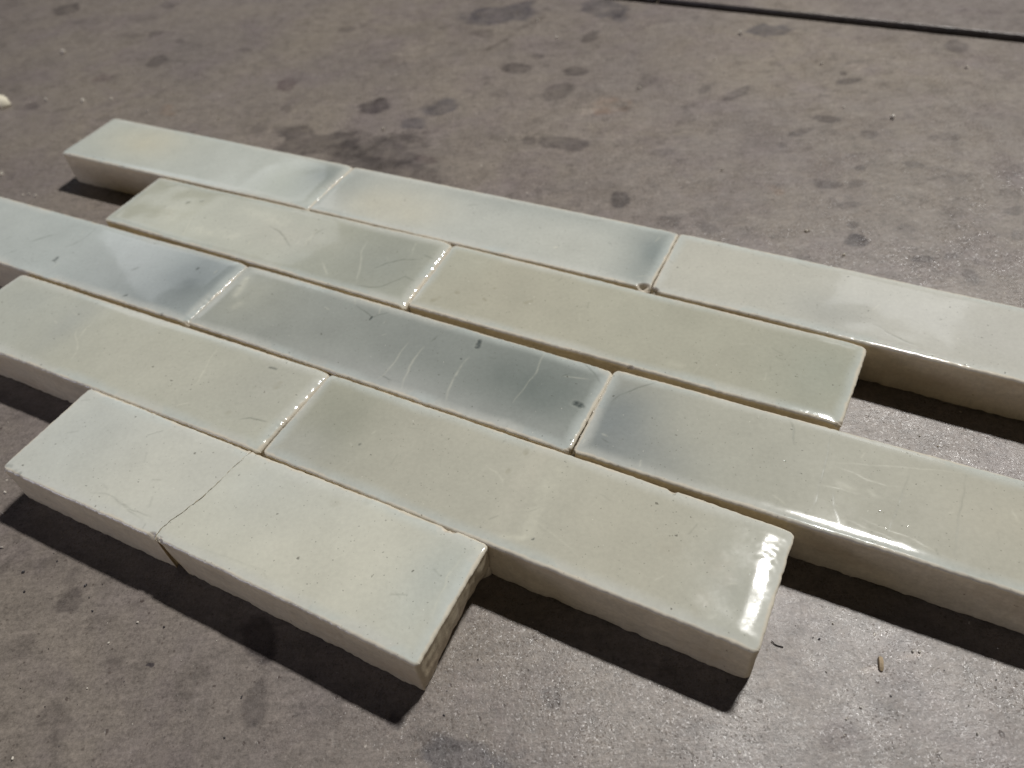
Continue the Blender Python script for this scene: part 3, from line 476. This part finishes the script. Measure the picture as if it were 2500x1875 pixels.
def make_brick(key, seed):
    bl, br, fr, fl = [np.array(q) for q in QUADS[key]]
    Lx = (np.linalg.norm(br-bl)+np.linalg.norm(fr-fl))/2; Ly = (np.linalg.norm(bl-fl)+np.linalg.norm(br-fr))/2
    ctr = (bl+br+fr+fl)/4
    ax = ((br-bl)+(fr-fl)); ax /= np.linalg.norm(ax)
    root = bpy.data.objects.new('glazed_brick', None); col.objects.link(root)
    root.location = (ctr[0]*S, ctr[1]*S, 0); root.rotation_euler = (0, 0, math.atan2(ax[1], ax[0]))
    root['label'] = LABELS[key]; root['category'] = 'brick'
    root['group'] = 'glazed bricks laid in staggered rows on the concrete floor'
    root.empty_display_size = .01
    ca, sa = ax
    def local(P): 
        d = P-ctr; return np.stack([d[..., 0]*ca+d[..., 1]*sa, -d[..., 0]*sa+d[..., 1]*ca], -1)
    r = .019
    def axis(L_, step):
        k = np.linspace(0, 1, 8); near = r*1.15*(1-np.cos(k*math.pi/2))
        n = int((L_-2.3*r)/step); mid = np.linspace(1.15*r, L_-1.15*r, n)
        return np.unique(np.concatenate([near, mid, L_-near]))/L_
    ss = axis(Lx, .0092); ts = axis(Ly, .0092)
    s, t = np.meshgrid(ss, ts, indexing='ij')
    # rounded plan corners
    Rc = .05 if key in ('c2', 'c3', 'd2', 'b2') else .03; u = s*Lx; v = t*Ly
    cx = np.where(u < Rc, u-Rc, np.where(u > Lx-Rc, u-(Lx-Rc), 0)); cy = np.where(v < Rc, v-Rc, np.where(v > Ly-Rc, v-(Ly-Rc), 0))
    inc = (cx != 0) & (cy != 0)
    sharp = np.zeros(s.shape, bool)
    if key == 'e1': sharp = s > .5
    if key == 'e2': sharp = s < .5
    inc &= ~sharp
    nx = cx/Rc; ny = cy/Rc
    u2 = np.where(inc, u-cx+Rc*nx*np.sqrt(1-ny**2/2), u); v2 = np.where(inc, v-cy+Rc*ny*np.sqrt(1-nx**2/2), v)
    P = outline(key, u2/Lx, v2/Ly)
    # distance to the glaze edge
    dxe = np.minimum(u2, Lx-u2); dye = np.minimum(v2, Ly-v2)
    qx = np.maximum(Rc-dxe, 0); qy = np.maximum(Rc-dye, 0)
    d = np.where((qx > 0) & (qy > 0) & ~sharp, Rc-np.hypot(qx, qy), np.minimum(dxe, dye)); d = np.clip(d, 0, 9)
    dl = u2; dr = Lx-u2; df = v2; db = Ly-v2
    # small wobble of the outline
    lp = local(P)
    wob = fbm(P[..., 0], P[..., 1], .5, seed, 3)*.006+vnoise(P[..., 0], P[..., 1], .03, seed+8)*.0035
    fall = np.exp(-d/.05)
    inward = np.stack([-(u/Lx-.5)*2, -(v/Ly-.5)*2], -1)
    sidex = (np.abs(u/Lx-.5)*Lx > np.abs(v/Ly-.5)*Ly+(Lx-Ly)/2)
    lp[..., 0] += np.where(sidex, np.sign(inward[..., 0])*(wob-.004)*fall, 0)
    lp[..., 1] += np.where(~sidex, np.sign(inward[..., 1])*(wob-.004)*fall, 0)
    gx, gy = P[..., 0], P[..., 1]
    # height field
    h = fbm(gx, gy, 1.1, seed+1, 3)*.007+vnoise(gx, gy, .22, seed+2)*.0009
    def pillow(dd, A, w): return -A*np.clip(1-dd/w, 0, 1)**2
    crackL = key == 'e2'; crackR = key == 'e1'
    h += pillow(df, .009, .105)+pillow(db, .008, .10)
    if not crackL: h += pillow(dl, .009, .11)
    else: h += pillow(dl, .002, .03)
    if key in ('a1', 'b1', 'c1', 'd1'): h += pillow(dr, .026 if key in ('a1', 'c1') else .022, .11)
    if not crackR: h += pillow(dr, .015, .20)
    else: h += pillow(dr, .0015, .03)
    if key in ('a1', 'b1', 'c1', 'd1'):
        ripple = np.sin(v2/.078*2*math.pi+4.5*vnoise(gx, gy, .22, seed+5))*np.clip(.55+.9*vnoise(gx, gy, .13, seed+6), .05, 1.3)
        h += ripple*(.0040 if key in ('a1', 'c1') else .0026)*np.exp(-(dr/.05)**2)
    if key in ('d2', 'b2', 'e2', 'c2'):
        h += vnoise(gx, gy, .035, seed+15)*.0008*sstep(.40, .95, t)*np.exp(-(dr/.22)**2)*np.clip(.5+fbm(gx, gy, .3, seed+16, 3)*2.2, 0, 1)
    dd = np.clip(r-d, 0, r*.999)
    rr = np.where(crackL & (dl < .03), .1, 1.)*np.where(crackR & (dr < .03), .1, 1.)
    h -= (r-np.sqrt(r*r-dd*dd))*rr
    # colour field
    base, blobs = SPEC[key]
    desat = lambda q: tuple(np.array(q, float)*.74+np.mean(q)*.26)
    c_ = np.ones(s.shape+(3,))*lin(desat(base))
    wj = fbm(gx, gy, .7, seed+20, 4)
    for bs, bt, rs, rtt, rgb, stg in blobs:
        if rgb[2] > rgb[0]+6: rgb = (rgb[0]-2, rgb[1]-5, rgb[2]-10)
        e = ((s-bs)/rs)**2+((t-bt)/rtt)**2
        w = np.exp(-e*1.1+wj*.55)*stg; w = np.clip(w, 0, 1)[..., None]
        c_ = c_*(1-w)+lin(desat(rgb))*w
    c_ = (c_*.80+.20*c_.mean(-1, keepdims=True))*np.array((1.045, 1.02, 1.0))
    fb = fbm(gx, gy, .35, seed+23, 4)
    c_ *= (1+.045*wj+.03*fb)[..., None]
    # thinner, paler glaze along the edges
    de = d.copy()
    if crackL: de = np.where(dl < .12, np.minimum(np.minimum(df, db), dr), de)
    if crackR: de = np.where(dr < .12, np.minimum(np.minimum(df, db), dl), de)
    pe = sstep(.13, .01, de+.03*fb)[..., None]
    edge_c = lin((208, 209, 202)); cool = lin((198, 204, 200))
    mixc = np.where((fbm(gx, gy, .8, seed+31, 2) > 0)[..., None], edge_c, cool)
    c_ = c_*(1-.62*pe)+mixc*.62*pe
    lip = sstep(.030, .010, de+.010*vnoise(gx, gy, .12, seed+33)+.004*vnoise(gx, gy, .03, seed+34))[..., None]
    c_ = c_*(1-.75*lip)+lin((216, 205, 186))*.75*lip
    haze = .06*pe[..., 0]+.05*sstep(.0, .5, fb)
    # scratches, cracks, pits and smears in the glaze
    for kind, w, stg, pts in MARKS[key]:
        pp = [(a*Lx, b*Ly) for a, b in pts]
        dist, al = seg_dist(u2+.012*vnoise(gx, gy, .10, seed+41), v2+.012*vnoise(gx, gy, .10, seed+42), pp)
        if kind in 'LD':
            taper = np.sqrt(np.clip(4*al*(1-al), .05, 1)); w_ = max(w, .0085)
            prof = np.exp(-(dist/(w_*(.58 if w > .009 else .75)))**2)*stg*taper*np.clip(.8+.5*vnoise(u2, v2, .05, seed+43), 0, 1)
            prof *= min(1, w/.0085)
            tc = lin((226, 224, 206)) if kind == 'L' else lin((92, 98, 88))
            k = (.30 if kind == 'L' else .52)*prof[..., None]
            c_ = c_*(1-k)+tc*k; h += (-.0018 if kind == 'D' else .0009)*prof*min(1, (w/.014)**2); haze = haze+.4*prof
        elif kind == 'P':
            dist = dist*(1+.22*vnoise(gx, gy, w*1.2, seed+48))+.10*w*vnoise(gx, gy, w*.4, seed+49)
            e = np.exp(-(np.clip(dist, 0, 9)/w)**3)*min(stg, 1)
            k = (.80*e)[..., None]*np.clip(.9+.5*vnoise(gx, gy, .02, seed+44), .3, 1)[..., None]
            c_ = c_*(1-k)+lin((52, 60, 60))*k; h -= .0045*e*min(w/.03, 1)
            rim = np.exp(-((dist-w*1.15)/(w*.35))**2)*min(stg, 1); c_ = c_*(1-.10*rim[..., None])+lin((220, 222, 210))*.10*rim[..., None]; h += .0003*rim
        elif kind == 'B':
            e = np.exp(-(dist/w)**4)*stg*np.clip(.75+.6*vnoise(gx, gy, .04, seed+45), .1, 1)
            tb = lin((160, 146, 124)) if key == 'd2' and w > .05 else lin((140, 134, 110))
            c_ = c_*(1-.5*e[..., None])+tb*.5*e[..., None]; haze = haze+.2*e
        elif kind == 'H':
            e = np.exp(-(dist/w)**2)*stg*np.clip(.75+.7*fbm(gx, gy, .07, seed+46, 3), .0, 1.2)
            c_ = c_*(1-.45*e[..., None])+lin((224, 222, 204))*.45*e[..., None]; haze = haze+.25*e; h += .0006*e*vnoise(gx, gy, .03, seed+47)
    # random hair scratches and pinholes
    rl = np.random.default_rng(seed+60)
    for _ in range(11):
        a0 = rl.random(2)*[Lx, Ly]; th = rl.normal(math.pi/2, .9); ln = rl.uniform(.02, .12)
        a1_ = a0+ln*np.array([math.cos(th), math.sin(th)])
        msk = (np.abs(u2-a0[0]) < ln+.05) & (np.abs(v2-a0[1]) < ln+.05)
        ds_, al = seg_dist(u2[msk], v2[msk], [tuple(a0), tuple(a1_)])
        pr = np.exp(-(ds_/.0065)**2)*rl.uniform(.08, .28)
        tc = lin((224, 222, 206)) if rl.random() < .55 else lin((100, 104, 92))
        c_[msk] = c_[msk]*(1-pr[:, None])+tc*pr[:, None]
    # chipped corners and arrises
    for (cs, ct), rad, dep in CHIPS[key]:
        if ct < .16: ct = -.01
        if ct > .84: ct = 1.01
        dc = np.hypot(u-cs*Lx, v-ct*Ly)*(1+.25*vnoise(gx, gy, .05, seed+70))
        e = sstep(rad, rad*.55, dc)
        h -= dep*e*(.8+.25*vnoise(gx, gy, .03, seed+71))*np.clip(1.2-dc/rad, 0, 1)
        k = sstep(rad*.98, rad*.80, dc)[..., None]
        cl = lin((208, 199, 184))*(1+.25*vnoise(gx, gy, .03, seed+72))[..., None]
        c_ = c_*(1-k)+cl*k; haze = haze+k[..., 0]
    z = T+h
    ns, nt = s.shape; idx = np.arange(ns*nt).reshape(ns, nt)
    q = np.stack([idx[:-1, :-1], idx[1:, :-1], idx[1:, 1:], idx[:-1, 1:]], -1).reshape(-1, 4)
    V = np.dstack([lp[..., 0], lp[..., 1], z]).reshape(-1, 3)
    C = np.dstack([np.clip(c_, .01, .82), np.clip(haze, 0, 1)]).reshape(-1, 4)
    link('glaze', mesh_np('glaze', V*S, q, True, C), GLAZE, root)
    # ---- clay body below the glaze
    ring = np.concatenate([idx[:-1, 0], idx[-1, :-1], idx[:0:-1, -1], idx[0, :0:-1]])
    side = np.concatenate([np.full(ns-1, 0), np.full(nt-1, 1), np.full(ns-1, 2), np.full(nt-1, 3)])  # front right back left
    keep = np.arange(0, len(ring), 2); ring = ring[keep]; side = side[keep]
    B = V[ring]; n = len(ring)
    nxt = np.roll(B[:, :2], -1, 0)-np.roll(B[:, :2], 1, 0); nxt /= np.linalg.norm(nxt, axis=1)[:, None]+1e-9
    inn = np.stack([-nxt[:, 1], nxt[:, 0]], 1)
    # smooth the inward normals a little
    for _ in range(3): inn = (inn+np.roll(inn, 1, 0)+np.roll(inn, -1, 0)); inn /= np.linalg.norm(inn, axis=1)[:, None]
    arc = np.concatenate([[0], np.cumsum(np.linalg.norm(np.diff(B[:, :2], axis=0), axis=1))])
    lev = np.concatenate([[0, .006, .02], [.045, .07, .095, .12], np.linspace(.16, .955, 16), [.98, 1.0]])
    rows = []; cols_ = []
    zt = B[:, 2]
    rag = .5+.5*fbm(arc, arc*0+seed, .22, seed+81, 4); rag = .55*np.clip(rag, 0, 1)**1.6+.35*np.clip(fbm(arc, arc*0+seed, .08, seed+84, 3)+.1, 0, 1)
    for li, k in enumerate(lev):
        zb = .042*rag
        if key == 'e2':
            yr = (B[:, 1]-B[:, 1].min())/np.ptp(B[:, 1])
            zb = zb+np.where(side == 1, (.075+.06*fbm(arc, arc*0, .12, 4321, 4))*sstep(.10, .35, yr)*sstep(1.0, .80, yr), 0)
        zz_ = zb+(zt-zb)*(1-k/.955) if k <= .955 else (zb*.45 if k < .99 else zb*0)
        off = .000+.008*(.5+.5*fbm(arc, zz_*1.5+seed, .30, seed+82, 3))*min(1, k*8)
        off += .004*vnoise(arc, zz_, .07, seed+83)*min(1, k*8)
        off += (.008*rag)*sstep(.80, .955, np.array(k))+(0 if k <= .955 else (.018 if k < .99 else .045)*(.3+rag))
        if key == 'e2':
            endr = side == 1; tt = (B[:, 1]-B[:, 1].min())/(np.ptp(B[:, 1]))
            off = off+np.where(endr, (.035*sstep(.3, 1, np.array(k))*sstep(.35, .95, tt)+.012*np.abs(fbm(arc, zz_, .25, seed+90, 4))*sstep(.2, .7, np.array(k))+.02*sstep(.5, 1, np.array(k))), 0)
            endl = side == 3
            off = off+np.where(endl, .012*k+.012*fbm(arc, zz_, .1, seed+92, 3)*min(1, k*5), 0)
        if key == 'e1':
            endr = side == 1
            off = off+np.where(endr, -.012*k+.010*fbm(arc, zz_, .1, seed+93, 4)*min(1, k*5), 0)
        off = np.maximum(off, -.03)
        xy = B[:, :2]+inn*off[:, None]
        if key == 'e2':
            yy = (B[:, 1]-B[:, 1].min())/np.ptp(B[:, 1])
            xy[:, 0] += .15*min(k, 1)*np.exp(-(B[:, 0]-B[:, 0].min())/.16)*sstep(1., .2, yy)
        rows.append(np.column_stack([xy, zz_]))
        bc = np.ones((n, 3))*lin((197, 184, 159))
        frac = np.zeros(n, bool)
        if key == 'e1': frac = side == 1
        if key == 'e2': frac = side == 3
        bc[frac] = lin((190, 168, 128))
        top_ = math.exp(-k/.09); bc = bc*(1-.7*top_)+lin((226, 212, 180))*.7*top_  # cream top rim, lightened further to paint in light on the joints
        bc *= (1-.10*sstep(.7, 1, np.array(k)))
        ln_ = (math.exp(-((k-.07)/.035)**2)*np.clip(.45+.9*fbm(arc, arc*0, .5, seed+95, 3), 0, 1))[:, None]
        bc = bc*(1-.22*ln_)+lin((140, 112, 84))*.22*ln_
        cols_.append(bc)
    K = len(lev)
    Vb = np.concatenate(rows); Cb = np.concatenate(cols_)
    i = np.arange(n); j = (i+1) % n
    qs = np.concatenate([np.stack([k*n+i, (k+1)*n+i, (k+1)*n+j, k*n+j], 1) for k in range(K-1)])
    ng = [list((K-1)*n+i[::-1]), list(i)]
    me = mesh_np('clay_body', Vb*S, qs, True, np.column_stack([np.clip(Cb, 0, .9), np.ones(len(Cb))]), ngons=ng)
    link('clay_body', me, CLAY, root)
    return root

for num, key in enumerate(['a1', 'a2', 'a3', 'b1', 'b2', 'c1', 'c2', 'c3', 'd1', 'd2', 'e1', 'e2']):
    make_brick(key, 1000+num*131)

# ------------------------------------------------------------------ loose bits on the floor
def rock(cx, cy, rx, ry, rz, seed, rot=0., n1=9, n2=6, amp=.25):
    r_ = np.random.default_rng(seed); V = []; F = []
    ph = r_.random(6)*6
    for a in range(n2+1):
        la = -math.pi/2+math.pi*a/n2
        for b in range(n1):
            lo = 2*math.pi*b/n1
            k = 1+amp*(math.sin(lo*2+ph[0]+la)*.5+math.sin(lo*3+ph[1])*.35+math.sin(la*4+ph[2]+lo)*.3)
            x = math.cos(la)*math.cos(lo)*rx*k; y = math.cos(la)*math.sin(lo)*ry*k; z = math.sin(la)*rz*k
            V.append((cx+x*math.cos(rot)-y*math.sin(rot), cy+x*math.sin(rot)+y*math.cos(rot), max(z, -rz*.4)+rz*.38))
    for a in range(n2):
        for b in range(n1):
            o = a*n1; F.append((o+b, o+(b+1) % n1, o+n1+(b+1) % n1, o+n1+b))
    return np.array(V), np.array(F)

def grit(name, items, mat, flat):
    Vs, Fs, o = [], [], 0
    for i, (x, y, r_) in enumerate(items):
        V, F = rock(x, y, r_*random.uniform(.5, .75), r_*random.uniform(.35, .55), r_*flat, i+5, random.random()*3, 7, 4)
        Vs.append(V); Fs.append(F+o); o += len(V)
    ob = link(name, mesh_np(name, np.concatenate(Vs)*S, np.concatenate(Fs), False), mat)
    ob['kind'] = 'stuff'
    return ob
def extra(n, lo, hi):
    out = []
    while len(out) < n:
        x = random.uniform(-8, 8); y = random.uniform(1.2, 14)
        q = .25 if y > 8 else 1
        if random.random() < q: out.append((x, y, random.uniform(lo, hi)))
    return out
gd = grit('dark_grit', DARK_GRIT+extra(420, .004, .010), DARKG, .4); gd['label'] = 'scattered dark grit and sand grains on the concrete'
gw = grit('pale_grit_glints', WHITE_GRIT_GLINTS+extra(260, .003, .007), WHITEG, .7); gw['label'] = 'scattered pale crumbs on the concrete, the far ones standing in for glints'

V, F = rock(CHUNK[0]+.03, CHUNK[1]+.02, .17, .11, .12, 21, .4, 12, 8, .22)
o = link('plaster_chunk', mesh_np('plaster_chunk', (V-[CHUNK[0], CHUNK[1], 0])*S, F, True), PLASTER, None, (CHUNK[0]*S, CHUNK[1]*S, 0))
o['label'] = 'small off white lump of plaster on the concrete at the left edge'; o['category'] = 'plaster chunk'
# splinter: a split sliver with tapered, broken ends
a = np.array(SPLINTER[0]); b = np.array(SPLINTER[1]); dv = b-a; ln = np.linalg.norm(dv); dv /= ln; nv = np.array([-dv[1], dv[0]])
V = []; prof = [(-.05, .35, .2), (.1, .9, .8), (.35, 1.0, 1.0), (.6, .95, 1.0), (.85, .9, .8), (1.05, .5, .3)]
for k, w, hh in prof:
    p_ = dv*(k-.5)*ln*1.5
    for sx, zz_ in ((-1, 0), (-.8, 1), (-.1, 1.15), (.7, .9), (1, 0)):
        V.append((p_[0]+nv[0]*sx*w*.019, p_[1]+nv[1]*sx*w*.019, .003+zz_*hh*.024))
F = [(i*5+j, i*5+j+1, (i+1)*5+j+1, (i+1)*5+j) for i in range(5) for j in range(4)]+[(i*5, (i+1)*5, (i+1)*5+4, i*5+4) for i in range(5)]
o = link('wood_splinter', mesh_np('wood_splinter', np.array(V)*S, np.array(F), False, ngons=[[0, 1, 2, 3, 4], [29, 28, 27, 26, 25]]), WOOD, None, ((a+b)/2*S).tolist()+[0])
o['label'] = 'tiny light brown wood splinter on the concrete right of the bricks'; o['category'] = 'wood splinter'
# curled fibre
cu = bpy.data.curves.new('dark_fibre', 'CURVE'); cu.dimensions = '3D'; cu.bevel_depth = .0035*S; cu.bevel_resolution = 2
spn = cu.splines.new('BEZIER'); spn.bezier_points.add(2)
for bp_, (x, y), z in zip(spn.bezier_points, FIBRE, (.008, .005, .004)):
    bp_.co = (x*S, y*S, z*S); bp_.handle_left_type = bp_.handle_right_type = 'AUTO'
tmp = bpy.data.objects.new('t', cu); col.objects.link(tmp); bpy.context.view_layer.update()
me = bpy.data.meshes.new_from_object(tmp.evaluated_get(bpy.context.evaluated_depsgraph_get())); bpy.data.objects.remove(tmp)
o = link('dark_fibre', me, HAIR); o['label'] = 'short curled black fibre on the concrete beside the brick with the lamp reflection'; o['category'] = 'fibre'
